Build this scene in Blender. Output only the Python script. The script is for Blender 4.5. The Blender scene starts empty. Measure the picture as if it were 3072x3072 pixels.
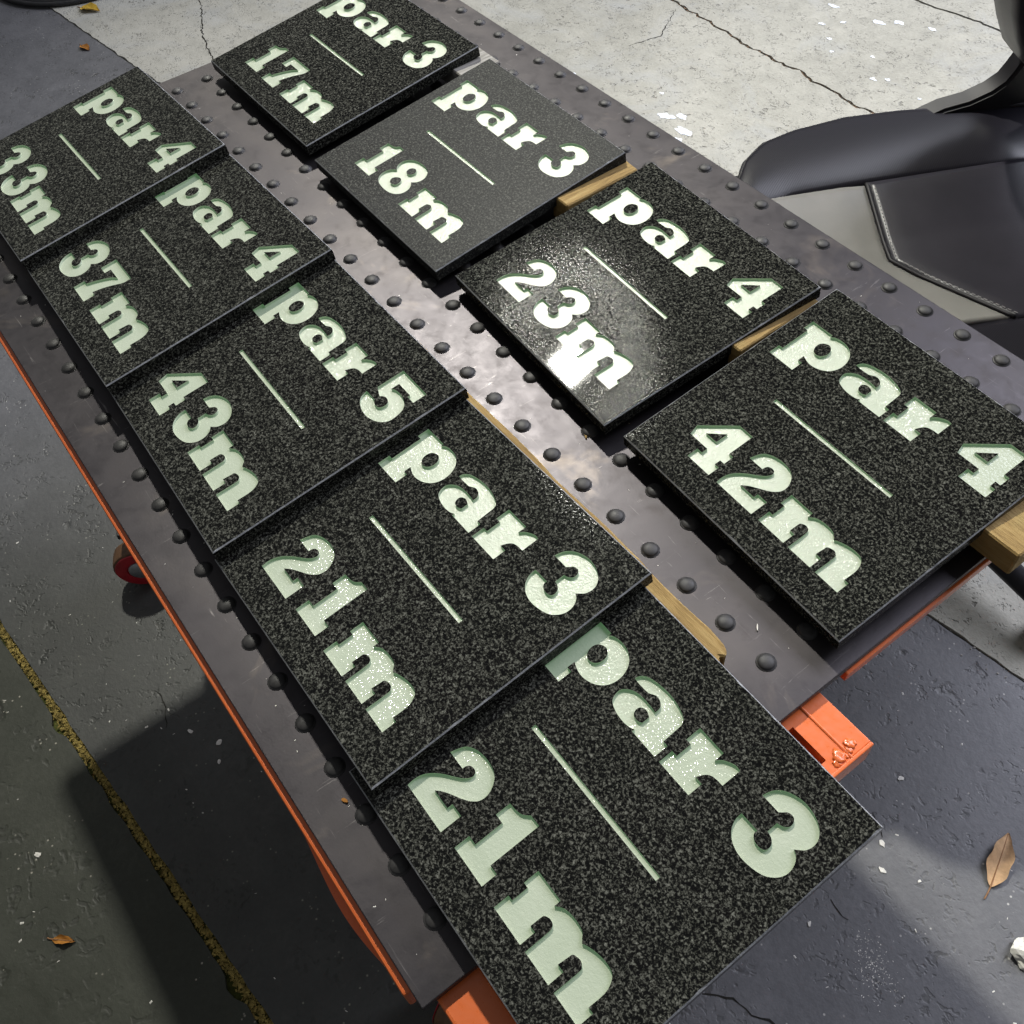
import bpy, bmesh, math, random
from mathutils import Vector, Matrix, geometry, noise

# ------------------------------------------------------------------ units
# everything is laid out on the stud pitch of the table (1 unit = 52.5 mm),
# x along the table, y across it, z up, table plate at z = 0
U = 0.0525
FLOOR = -15.0
scene = bpy.context.scene
COL = scene.collection
random.seed(7)

# ------------------------------------------------------------------ camera
cam_data = bpy.data.cameras.new('camera')
cam = bpy.data.objects.new('camera', cam_data)
COL.objects.link(cam)
Rcv = [[0.5940562706, 0.8019070486, -0.0635785550],
       [0.6252600404, -0.5100282029, -0.5906954495],
       [-0.5061097007, 0.3111532060, -0.8043858858]]
rot = Matrix((Rcv[0], [-c for c in Rcv[1]], [-c for c in Rcv[2]])).transposed()
cam.matrix_world = Matrix.Translation(Vector((14.36736, -7.46594, 15.45073)) * U) @ rot.to_4x4()
cam_data.sensor_width = 36.0
cam_data.lens = 2957.35 / 3072 * 36.0
cam_data.clip_start = 0.02
cam_data.clip_end = 200.0
scene.camera = cam

# ------------------------------------------------------------------ light
world = bpy.data.worlds.new('World')
scene.world = world
world.use_nodes = True
wbg = world.node_tree.nodes['Background']
wbg.inputs['Color'].default_value = (0.95, 0.98, 1.0, 1)
wbg.inputs['Strength'].default_value = 0.19

def area_lamp(name, pos, target, size, power, color):
    d = bpy.data.lights.new(name, 'AREA')
    d.shape = 'SQUARE'; d.size = size; d.energy = power; d.color = color
    o = bpy.data.objects.new(name, d); COL.objects.link(o)
    p = Vector(pos) * U; o.location = p
    o.rotation_euler = (Vector(target) * U - p).to_track_quat('-Z', 'Z').to_euler()
    return o
# the floodlight whose reflection burns out on one plaque
area_lamp('flood_lamp', (2.95 - .745 * 200, 1.38 + .372 * 200, 200.75), (3, 18, 0), 0.46, 66, (1.0, 0.985, 0.88)).data.spread = math.radians(30)
# soft daylight coming in from the open yard side
area_lamp('yard_daylight', (8, 92, 60), (8, 8, -10), 3.6, 470, (0.84, 0.865, 1.0))

vs = scene.view_settings
vs.view_transform = 'Standard'
vs.look = 'None'
vs.exposure = 0.0
vs.gamma = 1.0
vs.use_curve_mapping = False
scene.render.engine = 'CYCLES'

# ------------------------------------------------------------------ helpers
def mesh_obj(name, verts, faces, mat=None, parent=None, smooth=False, mats=None, mat_idx=None):
    me = bpy.data.meshes.new(name)
    me.from_pydata([(v[0] * U, v[1] * U, v[2] * U) for v in verts], [], faces)
    me.update()
    for m in (mats or ([mat] if mat else [])):
        me.materials.append(m)
    if mat_idx:
        me.polygons.foreach_set('material_index', mat_idx)
    if smooth:
        me.polygons.foreach_set('use_smooth', [True] * len(me.polygons))
    o = bpy.data.objects.new(name, me)
    COL.objects.link(o)
    if parent:
        o.parent = parent
    return o

def thing(name, label, cat, loc=(0, 0, 0), group=None):
    o = bpy.data.objects.new(name, None)
    COL.objects.link(o)
    o.location = Vector(loc) * U
    o.empty_display_size = .05
    o['label'] = label; o['category'] = cat
    if group: o['group'] = group
    return o

def tag(o, label, cat, group=None):
    o['label'] = label; o['category'] = cat
    if group: o['group'] = group
    return o

class MB:
    """collects simple solids into one mesh"""
    def __init__(s): s.v = []; s.f = []
    def add(s, vs_, fs):
        n = len(s.v); s.v += [tuple(v) for v in vs_]; s.f += [tuple(i + n for i in f) for f in fs]
    def box(s, x0, x1, y0, y1, z0, z1, b=0.0, M=None):
        if b <= 0:
            P = [(x, y, z) for z in (z0, z1) for y in (y0, y1) for x in (x0, x1)]
            F = [(0, 2, 3, 1), (4, 5, 7, 6), (0, 1, 5, 4), (2, 6, 7, 3), (0, 4, 6, 2), (1, 3, 7, 5)]
        else:
            bm = bmesh.new()
            bmesh.ops.create_cube(bm, size=1)
            for v in bm.verts:
                v.co = ((x0 + x1) / 2 + v.co.x * (x1 - x0), (y0 + y1) / 2 + v.co.y * (y1 - y0), (z0 + z1) / 2 + v.co.z * (z1 - z0))
            bmesh.ops.bevel(bm, geom=bm.edges[:], offset=b, segments=2, affect='EDGES', profile=.5)
            bm.verts.index_update()
            P = [tuple(v.co) for v in bm.verts]; F = [tuple(v.index for v in f.verts) for f in bm.faces]
            bm.free()
        if M: P = [tuple(M @ Vector(p)) for p in P]
        s.add(P, F)
    def lathe(s, prof, n=24, M=None):
        P = []; F = []
        for r, z in prof:
            for i in range(n):
                a = 2 * math.pi * i / n
                P.append((r * math.cos(a), r * math.sin(a), z))
        for j in range(len(prof) - 1):
            for i in range(n):
                k = (i + 1) % n
                F.append((j * n + i, j * n + k, (j + 1) * n + k, (j + 1) * n + i))
        F.append(tuple(range((len(prof) - 1) * n, len(prof) * n)))
        F.append(tuple(reversed(range(n))))
        if M: P = [tuple(M @ Vector(p)) for p in P]
        s.add(P, F)
    def tube(s, pts, r, n=8, closed=False):
        pts = [Vector(p) for p in pts]; P = []; F = []; m = len(pts)
        for i, p in enumerate(pts):
            t = (pts[(i + 1) % m] - pts[i - 1]) if closed or 0 < i < m - 1 else (pts[1] - pts[0] if i == 0 else pts[-1] - pts[-2])
            t.normalize()
            a = t.cross(Vector((0, 0, 1)))
            if a.length < 1e-4: a = Vector((1, 0, 0))
            a.normalize(); b = a.cross(t)
            rr = r[i] if isinstance(r, (list, tuple)) else r
            for k in range(n):
                th = 2 * math.pi * k / n
                P.append(p + a * (rr * math.cos(th)) + b * (rr * math.sin(th)))
        for i in range(m if closed else m - 1):
            j = (i + 1) % m
            for k in range(n):
                l = (k + 1) % n
                F.append((i * n + k, i * n + l, j * n + l, j * n + k))
        if not closed:
            F.append(tuple(reversed(range(n)))); F.append(tuple(range((m - 1) * n, m * n)))
        s.add(P, F)
    def prism(s, poly, z0, z1):
        """poly: counter-clockwise outline in xy"""
        n = len(poly)
        P = [(x, y, z1) for x, y in poly] + [(x, y, z0) for x, y in poly]
        tris = geometry.tessellate_polygon([[Vector((x, y, 0)) for x, y in poly]])
        F = []
        for t in tris:
            a, b, c = [Vector(P[i]) for i in t]
            t = tuple(t) if (b - a).cross(c - a).z > 0 else tuple(reversed(t))
            F.append(t); F.append(tuple(reversed([i + n for i in t])))
        for i in range(n):
            j = (i + 1) % n
            F.append((i, i + n, j + n, j))
        s.add(P, F)
    def build(s, name, mat, parent=None, smooth=False):
        return mesh_obj(name, s.v, s.f, mat, parent, smooth)

def auto_smooth(o, ang=40):
    me = o.data
    me.polygons.foreach_set('use_smooth', [True] * len(me.polygons))
    me.set_sharp_from_angle(angle=math.radians(ang))

# ------------------------------------------------------------------ materials
class NT:
    def __init__(s, name):
        s.m = bpy.data.materials.new(name); s.m.use_nodes = True
        s.t = s.m.node_tree; s.t.nodes.clear()
        s.out = s.n('ShaderNodeOutputMaterial')
        s.p = s.n('ShaderNodeBsdfPrincipled')
        s.l(s.p.outputs[0], s.out.inputs['Surface'])
    def n(s, typ, **kw):
        nd = s.t.nodes.new(typ)
        for k, v in kw.items(): setattr(nd, k, v)
        return nd
    def l(s, a, b): s.t.links.new(a, b)
    def set(s, **kw):
        names = dict(base='Base Color', rough='Roughness', metal='Metallic', spec='Specular IOR Level', coat='Coat Weight',
                     coat_rough='Coat Roughness', emis='Emission Color', emis_str='Emission Strength', sheen='Sheen Weight', sub='Subsurface Weight')
        for k, v in kw.items():
            i = s.p.inputs[names[k]]
            i.default_value = (*v, 1) if isinstance(v, tuple) and len(v) == 3 else v
        return s
    def coords(s, kind='Object', scale=1.0, rand=False):
        tc = s.n('ShaderNodeTexCoord')
        v = tc.outputs[kind]
        mp = s.n('ShaderNodeMapping'); s.l(v, mp.inputs['Vector'])
        sc = scale if isinstance(scale, tuple) else (scale,) * 3
        mp.inputs['Scale'].default_value = sc
        if rand:
            oi = s.n('ShaderNodeObjectInfo'); ml = s.n('ShaderNodeMath', operation='MULTIPLY'); ml.inputs[1].default_value = 37.0
            s.l(oi.outputs['Random'], ml.inputs[0]); s.l(ml.outputs[0], mp.inputs['Location'])
        return mp.outputs['Vector']
    def noise(s, vec, scale, detail=3, rough=.55, dist=0.0):
        nd = s.n('ShaderNodeTexNoise'); s.l(vec, nd.inputs['Vector'])
        nd.inputs['Scale'].default_value = scale; nd.inputs['Detail'].default_value = detail
        nd.inputs['Roughness'].default_value = rough; nd.inputs['Distortion'].default_value = dist
        return nd.outputs['Fac']
    def voro(s, vec, scale, feature='F1', out='Distance', rnd=1.0):
        nd = s.n('ShaderNodeTexVoronoi', feature=feature); s.l(vec, nd.inputs['Vector'])
        nd.inputs['Scale'].default_value = scale; nd.inputs['Randomness'].default_value = rnd
        return nd.outputs[out]
    def ramp(s, fac, stops, interp='LINEAR'):
        nd = s.n('ShaderNodeValToRGB'); cr = nd.color_ramp; cr.interpolation = interp
        while len(cr.elements) > 1: cr.elements.remove(cr.elements[-1])
        for i, (pos, c) in enumerate(stops):
            e = cr.elements[0] if i == 0 else cr.elements.new(pos)
            e.position = pos
            e.color = (*c, 1) if isinstance(c, tuple) else (c, c, c, 1)
        s.l(fac, nd.inputs['Fac'])
        return nd.outputs['Color']
    def mix(s, fac, a, b, blend='MIX'):
        nd = s.n('ShaderNodeMix', data_type='RGBA', blend_type=blend)
        for sock, val in ((nd.inputs[0], fac), (nd.inputs[6], a), (nd.inputs[7], b)):
            if isinstance(val, (int, float)): sock.default_value = val
            elif isinstance(val, tuple): sock.default_value = (*val, 1)
            else: s.l(val, sock)
        return nd.outputs[2]
    def math(s, op, a, b=None):
        nd = s.n('ShaderNodeMath', operation=op)
        for i, val in enumerate((a, b)):
            if val is None: continue
            if isinstance(val, (int, float)): nd.inputs[i].default_value = val
            else: s.l(val, nd.inputs[i])
        return nd.outputs[0]
    def bump(s, h, strength=.3, dist=.001, normal=None):
        nd = s.n('ShaderNodeBump'); nd.inputs['Strength'].default_value = strength; nd.inputs['Distance'].default_value = dist
        s.l(h, nd.inputs['Height'])
        if normal: s.l(normal, nd.inputs['Normal'])
        return nd.outputs['Normal']
    def base(s, c): s.l(c, s.p.inputs['Base Color']); return s
    def rough(s, c): s.l(c, s.p.inputs['Roughness']); return s
    def normal(s, c): s.l(c, s.p.inputs['Normal']); return s

def make_granite(name, hazy=False):
    g = NT(name); v = g.coords(rand=True)
    n1 = g.noise(v, 390, 2.5, .62, .7)
    n2 = g.noise(v, 800, 2, .5, .3)
    s_ = g.math('ADD', g.math('MULTIPLY', n1, .72), g.math('MULTIPLY', n2, .28))
    if not hazy:
        c = g.ramp(s_, [(0, .0025), (.455, .0045), (.505, (.0135, .0138, .0115)), (.548, (.043, .0435, .036)), (.61, (.088, .089, .075)), (.71, (.18, .18, .155))])
        big = g.noise(v, 16, 3, .6)
        c = g.mix(g.math('MULTIPLY', g.ramp(big, [(.35, 0.0), (.75, 1.0)]), .35), c, g.mix(1.0, c, (.62, .62, .62), 'MULTIPLY'))
    else:
        c = g.ramp(s_, [(0, .004), (.455, .007), (.505, .017), (.55, (.045, .046, .040)), (.61, (.085, .086, .075)), (.71, (.16, .16, .145))])
        sm = g.noise(v, 7, 6, .7, 1.0)
        c = g.mix(g.ramp(sm, [(.40, .10), (.75, .5)]), c, (.038, .039, .039))  # grey reflection haze put into the stone colour
    g.base(c)
    h = g.noise(v, 900, 2, .6)
    hb = g.noise(v, 330, 2, .5)
    if not hazy:
        g.set(rough=.08, spec=.014, coat=.20, coat_rough=.025)
        dome = g.voro(v, 430, 'F1')
        g.normal(g.bump(dome, .13, .0011))
    else:
        g.set(rough=.5, spec=.06, coat=.03, coat_rough=.25)
        g.normal(g.bump(h, .20, .0008))
    return g.m
M_GRANITE = make_granite('polished_black_granite')
M_HAZY = make_granite('hazy_black_granite', True)
M_ARRIS = None

g = NT('luminous_paint'); v = g.coords(rand=True)
n = g.noise(v, 26, 3, .6)
g.base(g.ramp(n, [(.3, (.355, .365, .295)), (.7, (.40, .405, .338))]))
lump = g.noise(v, 300, 3, .62, .5)
fine = g.noise(v, 760, 2, .6)
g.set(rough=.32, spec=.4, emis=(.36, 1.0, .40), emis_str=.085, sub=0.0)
g.normal(g.bump(g.math('ADD', lump, g.math('MULTIPLY', fine, .45)), .22, .0016))
g.set(coat=.35, coat_rough=.08)
g.l(g.bump(g.voro(v, 380, 'F1'), .5, .0013), g.p.inputs['Coat Normal'])
M_PAINT = g.m

g = NT('mill_scale_steel'); v = g.coords()
n1 = g.noise(v, 3.2, 6, .62, .6); n2 = g.noise(v, 38, 5, .7, .3); n3 = g.noise(v, 420, 2, .6)
c = g.ramp(n1, [(.25, (.032, .029, .033)), (.5, (.046, .042, .046)), (.75, (.068, .061, .062))])
c = g.mix(g.ramp(n2, [(.54, 0.0), (.72, .5)]), c, (.036, .031, .033))
c = g.mix(g.ramp(g.noise(v, 7, 4, .7, 1.0), [(.60, 0.0), (.8, .35)]), c, (.20, .165, .135))
sv = g.coords(scale=(5, 95, 40)); sv2 = g.coords(scale=(80, 7, 40))
sc_ = g.math('MAXIMUM', g.noise(sv, 3.0, 4, .65, .9), g.noise(sv2, 3.0, 4, .65, .9))
g.base(g.mix(g.ramp(sc_, [(.66, 0.0), (.76, .5)]), c, (.24, .225, .225)))
g.rough(g.ramp(g.math('ADD', g.math('MULTIPLY', n2, .6), g.math('MULTIPLY', n1, .4)), [(.3, .30), (.7, .50)]))
g.set(metal=.80, spec=.5)
g.normal(g.bump(g.math('ADD', n2, g.math('MULTIPLY', n3, .5)), .05, .0012))
M_STEEL = g.m

g = NT('black_stud_steel'); v = g.coords('Object', rand=True)
n = g.noise(v, 160, 4, .6)
g.base(g.ramp(n, [(.3, (.026, .025, .026)), (.7, (.050, .048, .049))])).rough(g.ramp(n, [(.3, .46), (.7, .64)]))
g.set(spec=.4, metal=.2); g.normal(g.bump(n, .15, .001))
M_STUD = g.m

g = NT('orange_enamel'); v = g.coords()
n = g.noise(v, 10, 4, .6); n2 = g.noise(v, 190, 3, .6)
g.base(g.ramp(n, [(.3, (.62, .125, .028)), (.7, (.70, .155, .038))])).rough(g.ramp(n2, [(.3, .26), (.7, .40)]))
g.set(spec=.5, coat=.25, coat_rough=.15); g.normal(g.bump(n2, .10, .0006))
M_ORANGE = g.m

def make_wood(name, axis):
    g = NT(name)
    sc = (6, 60, 60) if axis == 'x' else (60, 6, 60)
    v = g.coords(scale=sc, rand=True); w = g.coords(rand=True)
    n = g.noise(v, 3.0, 5, .65, .6); m = g.noise(w, 24, 4, .65); f = g.noise(v, 14, 3, .7)
    c = g.ramp(n, [(.28, (.17, .105, .035)), (.5, (.29, .19, .068)), (.75, (.40, .285, .12))])
    c = g.mix(g.ramp(m, [(.52, 0.0), (.75, .55)]), c, (.30, .235, .09))
    g.base(g.mix(g.ramp(f, [(.60, 0.0), (.75, .5)]), c, (.12, .07, .03))).set(rough=.72, spec=.25)
    g.normal(g.bump(g.math('ADD', n, f), .5, .002))
    return g.m
M_WOODX = make_wood('rough_pine_lath', 'x'); M_WOODY = make_wood('rough_pine_block', 'y')
g = NT('grey_lath'); v = g.coords(scale=(60, 6, 60)); n = g.noise(v, 3, 5, .65, .5)
g.base(g.ramp(n, [(.3, (.15, .14, .125)), (.7, (.36, .345, .32))])).set(rough=.75, spec=.25); g.normal(g.bump(n, .4, .002))  # plain grey grain, no pine tone
M_WOODG = g.m

def make_concrete(name, dark, mid, light, pit, pitcol, rough, bump_s, stain, speck=None, dim_tint=None):
    g = NT(name); v = g.coords()
    a = g.noise(v, 1.1, 6, .62, .4); b = g.noise(v, 14, 6, .7, .3); c_ = g.noise(v, 130, 4, .65)
    mixv = g.math('ADD', g.math('MULTIPLY', a, .45), g.math('ADD', g.math('MULTIPLY', b, .33), g.math('MULTIPLY', c_, .22)))
    c = g.ramp(mixv, [(.34, dark), (.5, mid), (.66, light)])
    st = g.noise(v, 3.3, 5, .7, 1.2)
    c = g.mix(g.ramp(st, [(.50, 0.0), (.74, .55)]), c, stain)
    dn_ = g.n('ShaderNodeTexNoise'); g.l(v, dn_.inputs['Vector']); dn_.inputs['Scale'].default_value = pit * 1.6; dn_.inputs['Detail'].default_value = 3
    vd_ = g.n('ShaderNodeMix', data_type='VECTOR'); vd_.inputs[0].default_value = 1.6 / pit; g.l(v, vd_.inputs[4]); g.l(dn_.outputs['Color'], vd_.inputs[5])
    v2 = vd_.outputs[1]
    pv = g.voro(v2, pit, 'F1'); pn = g.noise(v, pit * .22, 3, .7)
    pm = g.math('MULTIPLY', g.ramp(pv, [(.10, 1.0), (.22, 0.0)]), g.ramp(pn, [(.50, 0.0), (.56, 1.0)]))
    c = g.mix(g.math('MULTIPLY', pm, .55), c, pitcol)
    pv2 = g.voro(v2, pit * 3.1, 'F1'); pn2 = g.noise(v, pit * .6, 2, .6)
    pm2 = g.math('MULTIPLY', g.ramp(pv2, [(.2, 1.0), (.38, 0.0)]), g.ramp(pn2, [(.46, 0.0), (.6, 1.0)]))
    c = g.mix(g.math('MULTIPLY', pm2, .5), c, pitcol)
    if speck:
        sp = g.voro(v, 95, 'F1'); spn = g.noise(v, 21, 2, .5)
        sm = g.math('MULTIPLY', g.ramp(sp, [(.10, 1.0), (.20, 0.0)]), g.ramp(spn, [(.58, 0.0), (.64, 1.0)]))
        c = g.mix(sm, c, speck)
    if dim_tint:  # shade beside the table, put into the floor colour by position
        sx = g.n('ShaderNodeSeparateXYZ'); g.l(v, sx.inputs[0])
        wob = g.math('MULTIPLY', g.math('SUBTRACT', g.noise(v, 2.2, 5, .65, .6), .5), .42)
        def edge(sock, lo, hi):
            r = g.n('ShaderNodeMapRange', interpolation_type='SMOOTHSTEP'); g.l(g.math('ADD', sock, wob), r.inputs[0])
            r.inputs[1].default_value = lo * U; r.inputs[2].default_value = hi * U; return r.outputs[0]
        dim_mask = g.math('MULTIPLY', edge(sx.outputs[1], -3, -8), edge(sx.outputs[0], -24, -10))
        c = g.mix(g.math('MULTIPLY', dim_mask, .72), c, g.mix(1.0, c, dim_tint, 'MULTIPLY'))
    g.base(c)
    h = g.math('SUBTRACT', g.math('ADD', g.math('MULTIPLY', b, .5), g.math('MULTIPLY', c_, .35)), g.math('ADD', g.math('MULTIPLY', pm, 2.2), g.math('MULTIPLY', pm2, .8)))
    g.normal(g.bump(h, bump_s, .006))
    g.rough(g.ramp(b, [(.3, rough - .08), (.7, rough + .08)])); g.set(spec=.4)
    return g.m
M_YARD = make_concrete('rough_pale_concrete', (.225, .218, .186), (.34, .33, .284), (.45, .436, .38), 34, (.16, .155, .14), .85, .6, (.36, .37, .37))
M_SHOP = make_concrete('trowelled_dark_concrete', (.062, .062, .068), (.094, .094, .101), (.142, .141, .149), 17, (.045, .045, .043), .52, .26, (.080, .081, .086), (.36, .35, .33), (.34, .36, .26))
M_SHOPL = make_concrete('oily_dark_concrete', (.022, .024, .016), (.034, .037, .027), (.060, .062, .049), 11, (.03, .03, .026), .55, .22, (.058, .062, .050), (.33, .31, .26))

def plain(name, col, rough=.6, spec=.4, nscale=0, var=.25, bump=0.0, metal=0.0, bscale=None):
    g = NT(name)
    if nscale:
        v = g.coords(rand=True); n = g.noise(v, nscale, 4, .62)
        lo = tuple(c * (1 - var) for c in col); hi = tuple(min(1, c * (1 + var)) for c in col)
        g.base(g.ramp(n, [(.3, lo), (.7, hi)]))
        if bump:
            nb = n if not bscale else g.noise(v, bscale, 3, .6)
            g.normal(g.bump(nb, bump, .002))
    else: g.set(base=col)
    g.set(rough=rough, spec=spec, metal=metal)
    return g.m
M_ARRIS = plain('glint_toned_arris', (.20, .205, .215), .45, .5, 700, .5)  # paler than the slab: daylight glint put into the edge colour
M_SOIL = plain('joint_soil', (.13, .095, .062), .95, .1, 60, .6, .8)
M_CRACK = plain('dark_crack', (.022, .021, .019), .95, .1, 40, .4)
M_MOSS = plain('joint_moss', (.055, .062, .018), .95, .1, 50, .5, .8)
M_CHIP = plain('yellow_sawdust', (.25, .19, .058), .85, .2, 90, .6)
M_WHITE = plain('white_paint_splash', (.72, .76, .82), .7, .3, 30, .12)
M_GRIT = plain('pale_grit', (.62, .60, .56), .6, .4, 90, .3)
M_RUBBER = plain('black_rubber', (.018, .018, .019), .55, .4, 60, .3, .2)
M_RED = plain('red_polyurethane', (.36, .012, .022), .4, .5, 40, .25)
M_TREAD = plain('worn_tan_tread', (.115, .06, .03), .5, .4, 60, .35)
M_BLKF = plain('black_castor_fork', (.03, .03, .032), .5, .4, 40, .2)
M_GREYM = plain('galvanised_steel', (.36, .37, .39), .42, .5, 40, .2, 0, .6)
M_LEAFB = plain('dry_brown_leaf', (.42, .27, .15), .75, .25, 70, .22, .5)
M_LEAFY = plain('yellow_leaf', (.55, .36, .045), .7, .25, 60, .25, .4)
M_LEAFO = plain('orange_leaf', (.36, .15, .025), .7, .25, 60, .35, .4)
M_LINE = plain('leaf_rib', (.24, .13, .065), .75, .2)
M_PLASTER = plain('white_plaster_crumb', (.55, .54, .49), .9, .2, 70, .25, .9)

g = NT('grey_leather'); v = g.coords(); n = g.voro(v, 620, 'F1'); n2 = g.noise(v, 12, 3, .6)
g.base(g.ramp(n2, [(.3, (.15, .147, .14)), (.7, (.185, .18, .172))])).set(rough=.42, spec=.45); g.normal(g.bump(n, .18, .0006))
M_GREYL = g.m
g = NT('black_leather'); v = g.coords(); n = g.voro(v, 520, 'F1'); n2 = g.noise(v, 10, 3, .6)
g.base(g.ramp(n2, [(.3, (.013, .012, .018)), (.7, (.020, .018, .026))])).set(rough=.36, spec=.34); g.normal(g.bump(n, .16, .0006))
M_BLKL = g.m
g = NT('carbon_weave_vinyl'); tc = g.coords()
wv = g.n('ShaderNodeTexWave', wave_type='BANDS', bands_direction='DIAGONAL'); g.l(tc, wv.inputs['Vector']); wv.inputs['Scale'].default_value = 150; wv.inputs['Distortion'].default_value = 0.0
g.base(g.ramp(wv.outputs['Fac'], [(.2, (.008, .0075, .011)), (.8, (.014, .013, .018))])).set(rough=.30, spec=.32); g.normal(g.bump(wv.outputs['Fac'], .17, .0006))
M_CARBON = g.m
M_STITCH = plain('grey_thread', (.30, .29, .30), .8, .2)
M_BLKP = plain('black_plastic', (.011, .010, .013), .55, .3, 40, .2)

# ------------------------------------------------------------------ ground
def bound(x):  # edge between workshop floor and yard
    return 6.25 + .1189 * (x + 47.8)
def jag(x, amp, f, seed):
    return amp * (noise.noise(Vector((x * f, seed, 0))) + .5 * noise.noise(Vector((x * f * 3.1, seed + 9, 0))))
def joint(x):  # joint in the workshop floor
    return -12.25 + .098 * x
def crack1(x):
    return 34.45 + .0035 * (x + 17) ** 2 * .6 + jag(x, .35, .5, 3) + jag(x, .12, 2.2, 5)
def crack2(x):
    return 45.6 + .13 * (x + 16) + jag(x, .4, .45, 13) + jag(x, .10, 2.0, 15)
def strip_slab(name, lo, hi, x0, x1, step, z1, z0, mat, parent=None):
    xs = []; x = x0
    while x < x1: xs.append(x); x += step
    xs.append(x1)
    V = []; F = []
    for x in xs:
        a, b = lo(x), hi(x)
        V += [(x, a, z1), (x, b, z1), (x, a, z0), (x, b, z0)]
    for i in range(len(xs) - 1):
        p = i * 4; q = p + 4
        F += [(p, q, q + 1, p + 1), (p, p + 2, q + 2, q), (p + 1, q + 1, q + 3, p + 3), (p + 2, p + 3, q + 3, q + 2)]
    F += [(0, 1, 3, 2), ((len(xs) - 1) * 4, (len(xs) - 1) * 4 + 2, (len(xs) - 1) * 4 + 3, (len(xs) - 1) * 4 + 1)]
    o = mesh_obj(name, V, F, mat, parent)
    return o
FX0, FX1 = -130, 90
ground = mesh_obj('ground', [(-900, -900, FLOOR - 1.3), (900, -900, FLOOR - 1.3), (900, 900, FLOOR - 1.3), (-900, 900, FLOOR - 1.3)], [(0, 1, 2, 3)], M_SHOPL)
ground['kind'] = 'structure'
def S(o): o['kind'] = 'structure'; return o
floor_l = S(strip_slab('workshop_floor', lambda x: -140, lambda x: joint(x) - .16 + jag(x, .06, 1.3, 31) - (.18 if 6 < (x * 1.7) % 19 < 7.4 else 0), FX0, FX1, .35, FLOOR, FLOOR - 1, M_SHOPL))
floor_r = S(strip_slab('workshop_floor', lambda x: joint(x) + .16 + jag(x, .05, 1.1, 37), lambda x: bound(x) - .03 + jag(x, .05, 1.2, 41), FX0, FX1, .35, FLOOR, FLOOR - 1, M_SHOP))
yard_a = S(strip_slab('yard_pavement', lambda x: bound(x) + .02 + jag(x, .10, 1.6, 43), lambda x: crack1(x) - .12 + jag(x, .08, 2.5, 47), FX0, FX1, .3, FLOOR + .06, FLOOR - 1, M_YARD))
yard_b = S(strip_slab('yard_pavement', lambda x: crack1(x) + .10 + jag(x, .08, 2.5, 53), lambda x: crack2(x) - .06, FX0, FX1, .3, FLOOR + .02, FLOOR - 1, M_YARD))
yard_c = S(strip_slab('yard_pavement', lambda x: crack2(x) + .06 + jag(x, .05, 2.5, 59), lambda x: 150, FX0, FX1, .3, FLOOR + .05, FLOOR - 1, M_YARD))
S(strip_slab('joint_soil', lambda x: crack1(x) - .5, lambda x: crack1(x) + .5, FX0, FX1, .5, FLOOR - .16, FLOOR - .9, M_SOIL))
S(strip_slab('joint_soil', lambda x: crack2(x) - .4, lambda x: crack2(x) + .4, FX0, FX1, .5, FLOOR - .16, FLOOR - .9, M_CRACK))
S(strip_slab('joint_filler', lambda x: joint(x) - .55, lambda x: joint(x) + .45, FX0, FX1, .5, FLOOR - .14, FLOOR - .9, M_MOSS))

def scatter(name, n, sampler, size, mat, label, cat=None, flat=.4):
    mb = MB()
    for _ in range(n):
        x, y, z = sampler()
        s = size * random.uniform(.4, 1.3)
        M = Matrix.Translation((x, y, z)) @ Matrix.Rotation(random.uniform(0, 6.28), 4, 'Z') @ Matrix.Rotation(random.uniform(-.5, .5), 4, 'X')
        l, w, h = s, s * random.uniform(.25, .8), s * flat * random.uniform(.4, 1)
        P = [(-l, -w * .6, 0), (l * .8, -w, 0), (l, w * .7, 0), (-l * .7, w, 0), (-l * .5, -w * .3, h), (l * .5, w * .2, h)]
        F = [(0, 1, 5, 4), (1, 2, 5), (2, 3, 4, 5), (3, 0, 4), (3, 2, 1, 0)]
        mb.add([M @ Vector(p) for p in P], F)
    o = mb.build(name, mat)
    o['kind'] = 'stuff'; o['label'] = label
    if cat: o['category'] = cat
    return o
def in_joint():
    x = random.uniform(-16, 9); return (x, joint(x) + random.gauss(.03, .09), FLOOR - .13 + random.uniform(0, .09))
scatter('sawdust', 3800, in_joint, .065, M_CHIP, 'yellow sawdust and chips packed in the workshop floor joint', 'sawdust')
def in_crack():
    x = random.uniform(-40, 2); return (x, crack1(x) - .08 + random.gauss(0, .13), FLOOR - .12 + random.uniform(0, .10))
scatter('crack_gravel', 1500, in_crack, .08, plain('crack_gravel', (.22, .15, .10), .9, .2, 60, .6), 'brown gravel and soil in the long yard crack', 'gravel')
def on_shop():
    while True:
        x = random.uniform(-30, 20); y = random.uniform(-26, 13)
        if y < bound(x) - .3 and abs(y - joint(x)) > .5: return (x, y, FLOOR)
scatter('floor_grit', 420, on_shop, .05, M_GRIT, 'tiny pale grit scattered over the dark workshop floor', 'grit')
def dust_patch():
    t = random.random(); return (13.9 + random.gauss(0, .35) + t * .9, 3.1 + random.gauss(0, .28) - t * .6, FLOOR)
scatter('floor_dust', 220, dust_patch, .02, M_GRIT, 'smear of fine white dust on the blue grey floor', 'dust')
def near_edge():
    x = random.uniform(-45, 16); return (x, bound(x) + random.gauss(0, .25), FLOOR + .03)
scatter('edge_grit', 500, near_edge, .035, plain('edge_grit', (.30, .28, .25), .8, .3, 60, .5), 'loose grit along the edge of the pavement', 'grit')
def on_plate():
    while True:
        x = random.uniform(-14.5, 10.7); y = random.uniform(-7.6, 9.1)
        return (x, y, .002)
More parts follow.
